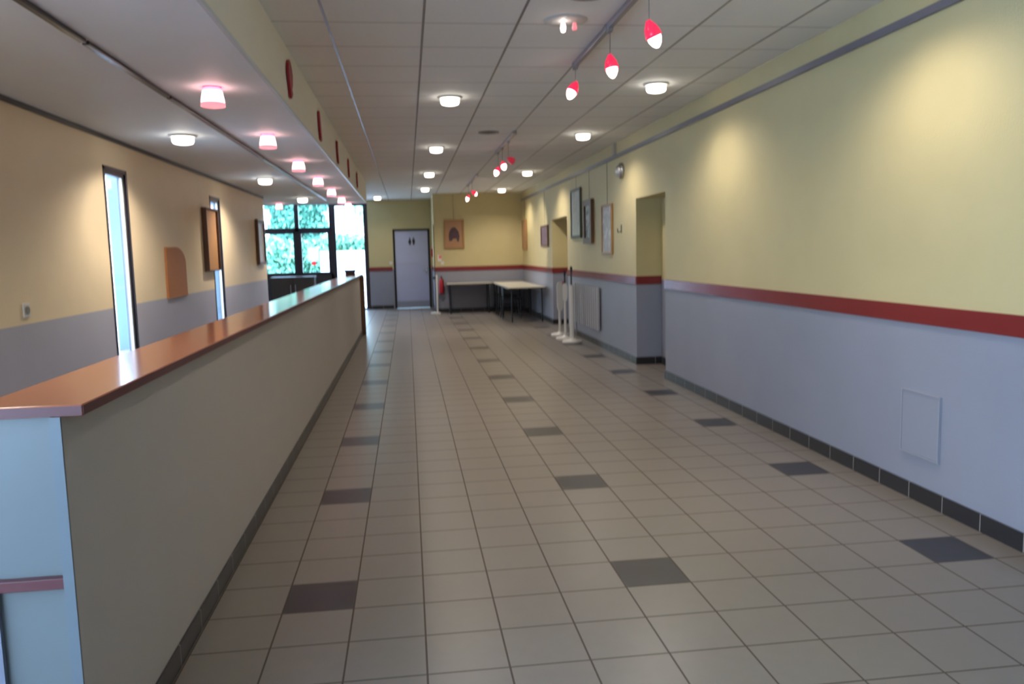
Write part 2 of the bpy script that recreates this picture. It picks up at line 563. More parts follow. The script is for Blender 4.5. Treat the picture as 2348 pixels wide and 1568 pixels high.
box(-1.94, -1.90, YW, YW + .05, .05, 2.80).build('stile', M_DARKFR, d)
box(-1.15, -1.11, YW, YW + .05, .05, 2.80).build('stile', M_DARKFR, d)
box(-1.90, -1.15, YW + .02, YW + .028, .05, 2.80).build('pane', M_GLASS, d)
MB().tube((-1.18, YW - .04, .95), (-1.18, YW - .04, 1.25), .012).tube((-1.18, YW - .04, 1.0), (-1.18, YW + .02, 1.0), .008).tube((-1.18, YW - .04, 1.2), (-1.18, YW + .02, 1.2), .008).build('door_handle', M_STEEL, d)
struct(box(XW, -2.0, YW, YW + .12, 0, .97).build('wall_under_window', M_SPAND))

# toilet door
d = struct(box(DX0 + .035, DX1 - .035, YG - .004, YG + .04, .008, DZ - .035, bev=.003).build('door_1', M_DOOR))
b = MB()
b.box(DX0 - .02, DX0 + .035, YG - .02, YG + .06, 0, DZ + .005, bev=.003)
b.box(DX1 - .035, DX1 + .02, YG - .02, YG + .06, 0, DZ + .005, bev=.003)
b.box(DX0 - .02, DX1 + .02, YG - .02, YG + .06, DZ - .035, DZ + .02, bev=.003)
b.build('door_frame', M_BLACK, d)
box(DX0 + .04, DX1 - .04, YG - .008, YG - .003, .01, .20).build('kick_plate', mat('kick_plate', (.30, .32, .40), .3, .3, var=.05), d)
MB().tube((.50, YG - .005, 1.03), (.50, YG - .05, 1.03), .010).tube((.50, YG - .05, 1.03), (.40, YG - .05, 1.03), .009).box(.475, .525, YG - .012, YG - .003, .93, 1.12, bev=.003).build('door_handle', M_STEEL, d)
b = MB()                                                   # man and woman pictograms
def figure(cx, skirt_):
    y0, y1 = YG - .010, YG - .003
    pts = [(cx + .020 * math.cos(a), 1.905 + .020 * math.sin(a)) for a in [2 * math.pi * i / 14 for i in range(14)]]
    b.prism(pts, y0, y1, 'xz')
    if skirt_:
        b.prism([(cx - .016, 1.878), (cx + .016, 1.878), (cx + .048, 1.785), (cx + .018, 1.785), (cx + .018, 1.728), (cx - .018, 1.728), (cx - .018, 1.785), (cx - .048, 1.785)], y0, y1, 'xz')
    else:
        b.prism([(cx - .034, 1.878), (cx + .034, 1.878), (cx + .034, 1.795), (cx + .022, 1.795), (cx + .020, 1.728), (cx - .020, 1.728), (cx - .022, 1.795), (cx - .034, 1.795)], y0, y1, 'xz')
figure(.078, True); figure(.180, False)
b.build('pictogram', M_BLACK, d)
struct(MB().box(.655, .672, YF - .016, YF + .004, 0, 2.2).build('trim_5', M_BLACK))

# ---------------------------------------------------------------- slit windows in the left wall
def slit(n, y0, y1):
    b = MB(); x0, x1 = XL - .06, XL - .004
    b.box(x0, x1, y0, y0 + .05, SZ0, SZ1); b.box(x0, x1, y1 - .05, y1, SZ0, SZ1)
    b.box(x0, x1, y0, y1, SZ1 - .055, SZ1); b.box(x0, x1, y0, y1, SZ0, SZ0 + .055)
    b.box(XL - .02, XL + .006, y0 - .012, y0 + .02, SZ0, SZ1 + .012); b.box(XL - .02, XL + .006, y1 - .02, y1 + .012, SZ0, SZ1 + .012)
    b.box(XL - .02, XL + .006, y0 - .012, y1 + .012, SZ1 - .02, SZ1 + .012)
    w = struct(b.build('window_%d' % n, M_DARKFR))
    box(XL - .034, XL - .028, y0 + .05, y1 - .05, SZ0 + .05, SZ1 - .05).build('pane', M_GLASS, w)
    b = MB()
    b.box(XL - .03, XL - .012, y1 - .078, y1 - .05, SZ0 + .055, SZ1 - .055)
    b.build('glazing_bead', M_WHITE, w)
slit(2, *SL[0]); slit(3, *SL[1])
# big side window out of the picture, left of the camera
b = MB()
for y in (-2.6, -1.08, .44, 1.94): b.box(XL - .14, XL - .06, y, y + .06, .12, 2.42)
b.box(XL - .14, XL - .06, -2.6, 2.0, .12, .18); b.box(XL - .14, XL - .06, -2.6, 2.0, 2.36, 2.42)
w = struct(b.build('window_4', M_DARKFR))
box(XL - .10, XL - .092, -2.54, 1.94, .18, 2.36).build('pane', M_GLASS, w)
def portal(name, loc, rot_, sx, sy):
    l = bpy.data.lights.new(name, 'AREA'); l.shape = 'RECTANGLE'; l.size, l.size_y = sx, sy
    l.cycles.is_portal = True
    o = bpy.data.objects.new(name, l); COL.objects.link(o); o.location = loc; o.rotation_euler = rot_
H = math.pi / 2
portal('daylight_portal', (-3.0, YW + .14, 1.45), (-H, 0, 0), 3.6, 2.9)
portal('daylight_portal', (XL - .25, -.3, 1.27), (0, -H, 0), 2.3, 4.6)
for (y0, y1) in SL: portal('daylight_portal', (XL - .08, (y0 + y1) / 2, 1.26), (0, -H, 0), 2.0, y1 - y0)

# ---------------------------------------------------------------- outside
struct(box(-40, 40, YG + .35, 90, -.3, -.06).build('ground_terrace', mat('terrace', (.66, .68, .70), .8, var=.1)))
struct(box(-40, -5.05, -40, YG + .35, -.3, -.06).build('ground_side', mat('side_paving', (.70, .80, .88), .8, var=.1)))
struct(box(-5.05, 40, -40, YB - .25, -.3, -.06).build('ground_front', mat('front_paving', (.5, .52, .54), .8, var=.1)))
def leaf_mat(name, a, b2):
    m, t, b = new_mat(name)
    gi = t.nodes.new('ShaderNodeNewGeometry')
    t.links.new(NB(t).mix(gi.outputs['Random Per Island'], a, b2), b.inputs['Base Color'])
    b.inputs['Roughness'].default_value = .5
    b.inputs['Subsurface Weight'].default_value = 0
    b.inputs['Transmission Weight'].default_value = 0
    return m
def leaves(name, m, fn, n, size, seed, parent=None):
    rng = np.random.default_rng(seed)
    c = fn(rng, n)
    d1 = rng.normal(size=(n, 3)); d1 /= np.linalg.norm(d1, axis=1)[:, None]
    d2 = np.cross(d1, rng.normal(size=(n, 3))); d2 /= np.linalg.norm(d2, axis=1)[:, None]
    s = size * rng.uniform(.6, 1.4, (n, 1))
    a, b_ = d1 * s, d2 * s * .55
    v = np.stack([c - a, c + b_, c + a, c - b_], 1).reshape(-1, 3)
    me = bpy.data.meshes.new(name)
    me.from_pydata(v.tolist(), [], np.arange(4 * n).reshape(n, 4).tolist())
    me.materials.append(m)
    o = bpy.data.objects.new(name, me); COL.objects.link(o)
    if parent is not None: o.parent = parent
    return o
M_HEDGE = leaf_mat('hedge_leaf', (.065, .25, .16), (.22, .46, .33))
M_LEAF = leaf_mat('tree_leaf', (.045, .20, .145), (.11, .32, .24))
M_LEAF2 = leaf_mat('tree_leaf_pale', (.25, .50, .38), (.45, .70, .56))
M_BARK = mat('bark', (.12, .09, .07), .8, var=.3, scale=8)
def hedge_fn(rng, n):
    x = rng.uniform(-9, 3, n); f = rng.random(n)
    y = np.where(f < .7, 28 + rng.normal(0, .10, n), rng.uniform(28, 29.2, n))
    z = np.where(f < .7, rng.uniform(-.06, 1.95, n), 1.95 + rng.normal(0, .08, n))
    z = z + .12 * np.sin(x * 2.1) * (z > 1)
    return np.stack([x, y, z], 1)
h = leaves('hedge', M_HEDGE, hedge_fn, 15000, .09, 1)
tag(h, 'clipped light green hedge outside the far windows', 'hedge')
hc = box(-9, 3, 28.08, 29.1, -.06, 1.9).build('hedge_core', mat('hedge_core', (.05, .14, .07), .9), h)
def tree(label, x, y, r, zc, m, n, seed, sz, sc=(1, .8, .75)):
    t_ = thing('tree', label, 'tree', (x, y, -.06), 'trees outside the far windows')
    MB().tube((0, 0, -.05), (.1, 0, zc), .16, .09).tube((.05, 0, zc * .7), (r * .4, .1, zc + r * .3), .07, .03).tube((.05, 0, zc * .75), (-r * .4, -.1, zc + r * .25), .07, .03).build('trunk', M_BARK, t_)
    def fn(rng, n):
        d = rng.normal(size=(n, 3)); d /= np.linalg.norm(d, axis=1)[:, None]
        lump = 1 + .18 * np.sin(5 * d[:, :1] + 3 * d[:, 1:2] + seed) + .12 * np.sin(9 * d[:, 2:] + seed)
        return d * (r * rng.uniform(.55, 1, (n, 1)) * lump) * np.array([sc]) + np.array([[0, 0, zc]])
    leaves('crown', m, fn, n, sz, seed, t_)
tree('dense dark green tree behind the leftmost upper window pane', -7.2, 33, 1.30, 3.4, M_LEAF, 9000, 11, .11, (1, .7, 1.2))
tree('dense green tree behind the middle upper window pane', -4.15, 33, 1.15, 3.3, M_LEAF, 9000, 12, .11, (1, .7, 1.2))
tree('pale tree with drooping branches above the glass door', -1.35, 31, .95, 3.65, M_LEAF2, 1500, 13, .10, (1, .7, 1.3))
tag(box(-2.75, -.6, 26.2, 26.45, -.06, 1.62, bev=.01).build('garden_wall', mat('render_white', (.72, .74, .82), .7, var=.04)), 'low white rendered wall standing outside the glass door', 'wall')
b = MB()
b.box(-14, 4, 44, 52, -.06, 4.0); b.prism([(43.4, 4.0), (52.6, 4.0), (48, 6.0)], -14.5, 4.5, 'yz')
bh = b.build('house', mat('house_render', (.78, .78, .76), .8, var=.04)); tag(bh, 'white rendered house far behind the hedge and trees', 'building')

# ---------------------------------------------------------------- the bar counter
XF, YE = -.90, 15.35
ct = thing('bar_counter', 'long beige bar counter with orange-red ledge top and dark skirting', 'counter', (-1.0, 2.2, 0))
def cp(b, name, m): 
    return b.build(name, m, ct, (1.0, -2.2, 0))
cp(MB().box(XF - .022, XF, 2.165, YE, .0, 1.112), 'front_panel', M_PANELC)
cp(MB().box(-1.10, XF - .022, 2.20, YE, .0, 1.112), 'core', M_END)
cp(MB().box(XF - .026, XF + .001, 2.158, 2.166, 0, 1.112), 'edge_strip', mat('edge_grey', (.10, .12, .14), .4, var=.04))
cp(MB().box(-1.128, -.845, 2.165, YE + .02, 1.112, 1.142, bev=.003), 'ledge_top', M_TOP)
cp(MB().box(-.8465, -.8435, 2.168, YE + .018, 1.114, 1.139), 'front_edge_band', M_TOPEDGE)
cp(MB().box(-1.126, -.847, 2.1635, 2.1665, 1.114, 1.139), 'end_edge_band', M_TOPEDGE)
cp(MB().box(XF, XF + .010, 2.165, YE, 0, .085, bev=.002), 'skirting', M_SKIRT)
cp(MB().box(XF - .03, XF + .075, YE - .10, YE + .01, 0, 1.112, bev=.004), 'end_post', M_WOODD)
cp(MB().box(-1.75, XF - .028, 2.175, 2.205, .648, .678, bev=.002), 'red_shelf_edge', M_TOPEDGE)
cp(MB().box(-1.75, -1.10, 2.20, 2.23, 0, 1.0), 'end_panel', M_END)
cp(MB().box(-1.125, -1.105, 2.185, 2.205, 0, .648), 'upright', mat('upright_grey', (.14, .15, .20), .4, var=.05))
t_ = thing('telephone', 'small black telephone at the far end of the counter ledge', 'telephone', (-1.02, 14.6, 1.142))
MB().prism([(-.09, 0), (.09, 0), (.09, .03), (-.05, .07), (-.09, .07)], -.08, .08, 'yz').build('body', M_BLACK, t_)
MB().box(-.10, .10, -.075, -.035, .07, .10, bev=.012).box(-.10, -.06, -.08, -.03, .055, .095, bev=.01).box(.06, .10, -.08, -.03, .055, .095, bev=.01).build('handset', M_BLACK, t_)

# cupboard below the far window
cb_ = thing('cupboard', 'dark wooden cupboard under the far window behind the bar', 'cupboard', (-3.0, 21.9, 0))
MB().box(-.55, .55, -.22, .22, 0, .93).build('body', M_CUPB, cb_)
MB().box(-.57, .57, -.24, .24, .93, .96, bev=.004).build('top', M_CUPB, cb_)
for sx in (-1, 1):
    dd = MB().box(sx * .28 - .25, sx * .28 + .25, -.24, -.22, .05, .90, bev=.004).build('door', M_CUPB, cb_)
    MB().box(sx * .06 - .012, sx * .06 + .012, -.262, -.24, .45, .75, bev=.004).build('handle', M_STEEL, dd)

# ---------------------------------------------------------------- lamps
def spot(parent, loc, aim, w, size, blend, col=LAMP_COL, rad=.04):
    l = bpy.data.lights.new('lamp_beam', 'SPOT'); l.energy = w; l.spot_size = math.radians(size); l.spot_blend = blend
    l.color = col; l.shadow_soft_size = rad
    o = bpy.data.objects.new('lamp_beam', l); COL.objects.link(o); o.parent = parent; o.location = loc
    o.rotation_euler = Vector(aim).to_track_quat('-Z', 'Y').to_euler()
def downlight(x, y, z, label, group, w=DOWN_W, blend=.85):
    t_ = thing('downlight', label, 'ceiling light', (x, y, z), group)
    MB().lathe([(.075, -.004), (.112, -.004), (.112, -.012), (.098, -.020), (.075, -.020)], n=32).build('trim_ring', M_WHITE, t_)
    MB().lathe([(0, -.075), (.05, -.074), (.078, -.066), (.088, -.050), (.088, -.010), (0, -.010)], n=32).build('glass_drum', M_HOT, t_)
    spot(t_, (0, 0, -.085), (0, 0, -1), w, 150, blend, rad=.07)
    return t_
G = 'downlights in the middle ceiling row'
for y, l in ((7.74, 'bright round downlight nearest the camera in the middle row of the ceiling'),
             (11.35, 'second round downlight of the middle ceiling row, beyond the nearest'),
             (14.95, 'third round downlight of the middle ceiling row'),
             (18.43, 'farthest round downlight of the middle row, before the door wall'),
             (4.15, 'round downlight of the middle row overhead, out of the picture')): downlight(.45, y, ZC, l, G, DOWN_W * (1 if y < 12 else 1.5))
downlight(-.70, 21.0, ZC, 'round downlight in front of the glass door beyond the beam', G)
G = 'downlights in the row beside the right wall'
for y, l in ((7.13, 'bright round downlight nearest the camera in the row along the yellow right wall'),
             (10.15, 'second round downlight of the right wall row, near the near recess'),
             (14.92, 'third round downlight of the right wall row, above the framed pictures'),
             (19.0, 'farthest round downlight of the right wall row, above the folding tables'),
             (4.13, 'round downlight of the right wall row overhead, out of the picture')): downlight(2.25, y, ZC, l, G, DOWN_W * (1.2 if y < 12 else 1.7), .7)
G = 'downlights in the lowered ceiling behind the counter'
for y, l in ((7.15, 'bright round downlight in the lowered ceiling near the first slit window'),
             (11.09, 'round downlight in the lowered ceiling above the second slit window'),
             (14.92, 'farthest round downlight in the lowered ceiling, before the far glazing'),
             (3.25, 'round downlight in the lowered ceiling overhead, out of the picture')): downlight(-1.82, y, ZL, l, G, DOWN_W * 1.9, .6)

# red glass ceiling lamps in a row above the counter
pend = thing('red_ceiling_lamp', '', 'ceiling light', (-1.13, 5.18, ZL), 'red glass lamps above the counter')
pend['label'] = 'largest red glass ceiling lamp fully in view above the counter'
MB().lathe([(0, -.004), (.046, -.004), (.053, -.012), (.058, -.026), (0, -.026)], n=32).build('collar', M_COLLAR, pend)
MB().lathe([(0, -.026), (.058, -.026), (.066, -.065), (.070, -.095), (0, -.095)], n=32).build('shade', M_PEND, pend)
MB().lathe([(.066, -.092), (.0705, -.092), (.072, -.112), (.066, -.115), (0, -.112)], n=32).build('rim', M_PENDRIM, pend)
MB().lathe([(.05, 0), (.055, 0), (.055, -.006), (.045, -.006)], n=32).build('ceiling_plate', M_STEEL, pend)
for y, l in ((3.02, 'red glass ceiling lamp cut off by the top edge, nearest the camera'),
             (7.13, 'second red glass ceiling lamp in view, beside the first red cut-out'),
             (9.07, 'third red glass ceiling lamp in view above the counter'),
             (11.0, 'fourth red glass ceiling lamp in view above the counter'),
             (12.9, 'fifth red glass ceiling lamp in view above the counter'),
             (14.85, 'red glass ceiling lamp second from the far end of the row'),
             (16.5, 'farthest red glass ceiling lamp, in front of the glass door')): dup(pend, (-1.13, y, ZL), l)
dup(pend, (-2.45, 16.35, ZL), 'lone red glass lamp in front of the leftmost upper window pane')

# track lights
def track(y0, y1, label):
    t_ = thing('lighting_track', label, 'track', (1.35, (y0 + y1) / 2, ZC), 'lighting tracks')
    hl = (y1 - y0) / 2
    MB().box(-.018, .018, -hl, hl, -.036, -.002, bev=.003).build('rail', M_TRACK, t_)
    MB().box(-.022, .022, hl - .05, hl + .01, -.04, -.002, bev=.004).build('end_cap', M_TRACK, t_)
    MB().box(-.022, .022, -hl - .01, -hl + .05, -.04, -.002, bev=.004).build('end_cap', M_TRACK, t_)
    MB().box(-.024, .024, hl * .35, hl * .35 + .10, -.042, -.002, bev=.004).build('connector', M_TRACK, t_)
track(3.0, 6.35, 'grey lighting track on the ceiling nearest the camera')
track(9.9, 11.95, 'grey lighting track halfway down the ceiling')
track(15.3, 17.7, 'short grey lighting track at the far end of the ceiling')
def track_spot(y, tilt, label, lit=True, dz=.20, w=SPOT_W):
    t_ = thing('track_spotlight', label, 'spotlight', (1.35, y, ZC - .036), 'spotlights on the tracks')
    a = Vector(tilt).normalized()
    MB().tube((0, 0, 0), (0, 0, -dz), .0032, n=8).box(-.016, .016, -.03, .03, -.02, .0, bev=.003).build('stem', M_GRILL, t_)
    c = Vector((0, 0, -dz))
    MB().lathe([(.012, -.02), (.024, .0), (.038, .025), (.045, .055), (.046, .075), (.043, .075), (.041, .055), (.034, .025), (.02, .005)], c=c, axis=a, n=24).build('shade', M_SHADE if lit else M_SHADEOFF, t_)
    if lit:
        MB().lathe([(0, .01), (.020, .015), (.033, .04), (.0385, .065), (.037, .09), (.026, .115), (.012, .13), (0, .134)], c=c, axis=a, n=24).build('bulb', M_BULB, t_)
        spot(t_, c + a * .15, a, w, 60, .7, rad=.03)
    else:
        MB().lathe([(0, .02), (.020, .03), (.030, .06), (.02, .09), (0, .095)], c=c, axis=a, n=24).build('bulb', M_GRILL, t_)
track_spot(4.40, (.45, .1, -1), 'red glass track spotlight nearest the camera, top right of the three')
track_spot(5.25, (.12, -.1, -1), 'middle red glass spotlight of the three under the nearest track', dz=.18)
track_spot(6.33, (-.55, -.2, -1), 'red glass spotlight at the far end of the nearest track', dz=.13)
track_spot(10.55, (.9, .3, -.5), 'dim red spotlight turned away on the middle track', lit=False, dz=.22)
track_spot(11.22, (.15, -.7, -.8), 'brightest white spotlight of the middle track', dz=.20)
track_spot(11.75, (-.4, -.4, -.8), 'pink-rimmed spotlight at the far end of the middle track', dz=.22)
track_spot(16.5, (.9, .5, -.55), 'white spotlight on the far track shining at the right wall', dz=.20, w=70)
track_spot(17.4, (-.4, -.3, -.8), 'pink-rimmed spotlight at the end of the far track', dz=.22)

# ceiling fittings between the downlight rows
def grille(x, y, label):
    t_ = thing('ceiling_speaker', label, 'speaker', (x, y, ZC), 'round grey ceiling speakers')
    MB().lathe([(0, -.004), (.10, -.004), (.125, -.008), (.13, 0)], n=32).build('cover', M_GRILL, t_)
    b = MB()
    for r in (.03, .055, .08): b.lathe([(r, -.004), (r + .008, -.010), (r + .016, -.004)], n=28)
    b.build('grille', M_TBAR, t_)
grille(1.07, 4.66, 'round grey ceiling speaker cut off by the top edge of the picture')
grille(1.04, 9.99, 'round grey ceiling speaker before the middle lighting track')
t_ = thing('ceiling_lamp', 'small bare bulb ceiling lamp on a round plate left of the nearest track', 'ceiling light', (1.05, 5.2, ZC))
MB().lathe([(0, -.012), (.12, -.010), (.14, -.004), (.14, 0)], n=32).build('plate', mat('plate_grey', (.62, .61, .60), .5, var=.04), t_)
MB().lathe([(0, -.082), (.014, -.075), (.019, -.055), (.014, -.03), (.008, -.012)], c=(-.02, -.02, 0)).build('bulb', M_BULB, t_)
MB().lathe([(0, -.06), (.014, -.055), (.017, -.04), (.012, -.02), (.012, -.012)], c=(.045, -.06, -.02)).build('pink_cap', mat('pink_glass', (.75, .2, .22), .3, emit=(1, .25, .28), estr=.5), t_)

# shutter rail in the lowered ceiling
t_ = thing('shutter_rail', 'dark metal shutter rail in the lowered ceiling behind the red lamps', 'rail', (-1.45, 9.5, ZL))
for y0, y1 in ((-1.5, 4.07), (4.10, 5.40), (5.43, 8.70), (8.73, 12.2), (12.23, 15.4)):
    MB().box(-.016, .016, y0 - 9.5, y1 - 9.5, -.022, -.001, bev=.003).build('rail_section', M_TRACKD, t_)

# ---------------------------------------------------------------- red cut-outs on the beam
def cut(y, z0, z1, pts, label):
    t_ = thing('wall_ornament', label, 'ornament', (XB, y, (z0 + z1) / 2), 'red cut-outs on the beam')
    hgt = z1 - z0
    MB().prism([(p[0] * .23, (p[1] - .5) * hgt) for p in pts], .004, .022, 'yz').build('cutout', M_CUT, t_)
    for dz in (-.04, .04): MB().tube((-.001, 0, dz), (.005, 0, dz), .012).build('fixing', M_BLACK, t_)
leaf = [(-.10, 1.0), (.10, .96), (.34, .84), (.46, .68), (.42, .55), (.36, .40), (.18, .28), (.32, .18), (.22, .10), (-.04, .0), (-.12, .12), (-.22, .3), (-.36, .5), (-.42, .7), (-.32, .88)]
tri = [(-.24, 1.0), (-.02, .92), (.10, .7), (.26, .4), (.46, .06), (.40, .0), (-.02, .03), (-.18, .3), (-.30, .6), (-.34, .85)]
bow = [(-.2, 1.0), (.16, 1.0), (.12, .75), (.10, .5), (.20, .3), (.42, .06), (.30, 0), (.02, .08), (-.14, .3), (-.24, .55), (-.26, .8)]
stick = [(-.20, 1.0), (.12, .95), (.18, .7), (.20, .4), (.32, .05), (.12, .0), (-.10, .15), (-.20, .5), (-.26, .8)]
stick2 = [(-.24, 1.0), (.02, .96), (.16, .7), (.22, .4), (.26, .08), (.08, .0), (-.12, .2), (-.2, .55), (-.3, .85)]
cut(5.93, 2.60, 2.86, leaf, 'largest red cut-out on the beam, with a bulging top, nearest the camera')
cut(7.87, 2.58, 2.84, tri, 'second red cut-out on the beam, pointed at the top')
cut(9.80, 2.575, 2.83, bow, 'third red cut-out on the beam, curved like a bow')
cut(11.62, 2.58, 2.83, stick, 'fourth red cut-out on the beam, second from the far end')
cut(13.55, 2.59, 2.83, stick2, 'farthest and smallest red cut-out on the beam')

# ---------------------------------------------------------------- pictures
def picture(wall, c0, c1, z0, z1, name, label, mf, art, border=.05, depth=.03, tilt=0, wires=True, mount=None, group='framed pictures on the walls'):
    """wall: 'R' right wall, 'L' left wall, 'F' far wall. c0..c1 runs along the wall"""
    w, h = c1 - c0, z1 - z0
    t_ = thing(name, label, 'picture', group=group)
    # local: x along the wall, y out of the wall is negative, z up from the bottom
    if wall == 'F': t_.location, t_.rotation_euler = ((c0 + c1) / 2, YF, z0), (0, 0, 0)
    if wall == 'R': t_.location, t_.rotation_euler = (XR, (c0 + c1) / 2, z0), (0, 0, -H)
    if wall == 'L': t_.location, t_.rotation_euler = (XL, (c0 + c1) / 2, z0), (0, 0, H)
    b = MB()
    for s_ in (-1, 1):
        b.box(s_ * w / 2, s_ * (w / 2 - border), -depth, -.004, 0, h, bev=.003)
    b.box(-w / 2 + border, w / 2 - border, -depth, -.004, 0, border, bev=.003)
    b.box(-w / 2 + border, w / 2 - border, -depth, -.004, h - border, h, bev=.003)
    b.build('frame', mf, t_)
    MB().box(-w / 2 + border, w / 2 - border, -depth * .55, -.004, border, h - border).build('canvas', art, t_)
    if mount:
        mw, mh, mm = mount
        MB().box(-w / 2 * mw, w / 2 * mw, -depth * .62, -depth * .5, h / 2 - h / 2 * mh, h / 2 + h / 2 * mh).build('inset', mm, t_)
    if wires:
        top = 2.74 if wall == 'R' else (ZC - .002 if wall == 'F' else ZL - .002)
        MB().tube((0, -.008, h - .01), (0, -.008, top - z0), .0025, n=6).build('hanging_wire', M_BLACK, t_)
    return t_
A_PALE = blotch_mat('art_pale_green', [(.30, .34, .32), (.40, .43, .42), (.48, .50, .50)], 5)
A_DARK = blotch_mat('art_dark_figures', [(.05, .055, .05), (.16, .16, .15), (.55, .53, .52), (.10, .07, .06)], 5)
A_LILAC = blotch_mat('art_pale_lilac', [(.55, .50, .52), (.30, .27, .29), (.62, .57, .60)], 4)
A_PURPLE = blotch_mat('art_purple', [(.07, .035, .08), (.16, .10, .18), (.11, .06, .10), (.34, .27, .32)], 5)
A_BROWN = blotch_mat('art_brown', [(.30, .15, .08), (.42, .24, .13)], 6)
A_TANB = wood_mat('art_tan_ground', (.36, .19, .10), (.44, .24, .13), 0)
A_GREYW = blotch_mat('art_grey_white', [(.38, .35, .36), (.50, .47, .48), (.42, .38, .40)], 3)
picture('R', 13.25, 14.05, 1.69, 2.53, 'picture', 'large picture with pale grey-green image in a dark green frame, on the right wall', M_GREENF, A_PALE, .05, .035)
picture('R', 12.37, 12.95, 1.59, 2.28, 'picture', 'brown-framed picture with dark figures, middle of three on the right wall', M_WOODD, A_DARK, .09, .055)
picture('R', 11.20, 11.80, 1.42, 2.14, 'picture', 'thin brown-framed picture with pale lilac image, on the right wall nearest the recess', M_WOODF, A_LILAC, .035, .03)
picture('R', 16.45, 17.30, 1.57, 2.02, 'picture', 'small purple picture just past the far recess of the right wall', M_WOODD, A_PURPLE, .05, .035)
picture('R', 19.45, 20.10, 1.52, 2.25, 'picture', 'brown wooden picture at the far end of the right wall, by the corner', M_WOODF, A_BROWN, .05, .04)
t_ = picture('F', .925, 1.425, 1.59, 2.31, 'picture', 'wooden picture with a dark rounded shape on the far wall above the tables', M_WOODF, A_TANB, .045, .035)
# the dark rounded shape: a hunched mass open at the bottom
pts = [(-.125, .19), (-.135, .32), (-.115, .43), (-.06, .51), (.0, .535), (.06, .50), (.115, .42), (.135, .30), (.115, .17), (.075, .17), (.055, .25), (-.03, .25), (-.05, .21), (-.08, .19)]
MB().prism(pts, -.024, -.0185, 'xz').build('painted_shape', blotch_mat('art_dark_mass', [(.045, .02, .03), (.10, .05, .06), (.06, .03, .035)], 9), t_)
picture('L', 10.13, 10.75, 1.345, 2.115, 'picture', 'plain tan panel in a thick dark frame overlapping the second slit window', M_WOODD, M_TAN, .02, .06, wires=False)
picture('L', 13.56, 14.20, 1.375, 2.11, 'picture', 'brown-framed grey-white picture at the far end of the left wall', M_WOODD, A_GREYW, .05, .05, wires=False)
# orange board with a rounded top
pts = [(-.36, 0), (.36, 0), (.36, .34)] + [(.36 * math.cos(a) * 1 , .34 + .17 * math.sin(a)) for a in [math.pi / 2 * i / 8 for i in range(1, 9)]] + [(-.34, .505)]
t_ = thing('wall_board', 'orange-brown board with rounded top standing on the grey wall band', 'board', (XL, 8.88, 1.12), rz=H)
MB().prism(pts, -.02, -.001, 'xz').build('panel', M_ARCH, t_)
MB().box(-.36, .36, -.026, -.001, -.012, .0, bev=.002).build('ledge', M_ARCH, t_)

# ---------------------------------------------------------------- wall fittings
t_ = thing('wall_socket', 'white wall socket low on the peach left wall, left of the first slit window', 'socket', (XL, 5.475, 1.205), rz=H)
MB().box(-.045, .045, -.012, 0, -.045, .045, bev=.004).build('plate', M_WHITE, t_)
MB().lathe([(.020, 0), (.026, 0), (.026, .006), (.020, .003)], c=(0, -.012, 0), axis=(0, -1, 0)).build('outlet', M_GRILL, t_)
t_ = thing('access_panel', 'grey access panel low on the right wall, nearest the camera', 'panel', (XR, 4.215, .455), rz=-H)
MB().box(-.165, .165, -.012, 0, -.18, .18, bev=.003).build('door_panel', mat('panel_grey', GREY, .5, var=.03), t_)
b = MB()
for s_ in (-1, 1): b.box(s_ * .165, s_ * .175, -.016, 0, -.19, .19, bev=.001)
b.box(-.165, .165, -.016, 0, .18, .19, bev=.001); b.box(-.165, .165, -.016, 0, -.19, -.18, bev=.001)
b.build('rim', mat('panel_rim', (.30, .31, .37), .4, var=.03), t_)
t_ = thing('emergency_light', 'round silver bulkhead light high on the right wall before the near recess', 'wall light', (XR, 10.69, 2.535), rz=-H)
MB().lathe([(0, 0), (.105, 0), (.105, .03), (.09, .045)], axis=(0, -1, 0)).build('base', M_STEEL, t_)
MB().lathe([(.085, .04), (.08, .06), (.055, .085), (0, .095)], axis=(0, -1, 0)).build('dome', mat('dome_glass', (.55, .55, .58), .08, .6), t_)
t_ = thing('conduit_box', 'small grey cable box between ceiling and picture rail on the right wall', 'cable box', (XR, 11.04, 2.785), rz=-H)
MB().box(-.05, .05, -.04, 0, 0, .165, bev=.004).build('cover', mat('box_grey', (.45, .43, .38), .5, var=.03), t_)
t_ = thing('wall_hook', 'small dark wall hook between the recess and the lilac picture', 'hook', (XR, 10.76, 1.77), rz=-H)
MB().box(-.02, .02, -.006, 0, -.06, .05, bev=.002).tube((0, -.005, -.04), (0, -.05, -.05), .006).tube((0, -.05, -.05), (0, -.055, .0), .006).build('hook_body', M_BLACK, t_)
# radiator
rd = thing('radiator', 'grey ribbed radiator on the right wall under the three pictures', 'radiator', (XR - .004, 12.85, 0), rz=-H)
b = MB()
for i in range(12): b.box(-.86 + i * .151, -.86 + i * .151 + .06, -.055, -.020, .25, .92, bev=.008)
b.build('ribs', mat('radiator_grey', (.40, .40, .43), .4, var=.03), rd)
MB().box(-.87, .87, -.03, -.018, .27, .90).build('back_plate', mat('radiator_back', (.32, .32, .36), .5, var=.03), rd)
for sx in (-.6, .6): MB().box(sx - .02, sx + .02, -.020, 0, .4, .8).build('bracket', M_GRILL, rd)
MB().tube((-.82, -.03, .27), (-.82, -.03, .0), .011).build('pipe', M_GRILL, rd)
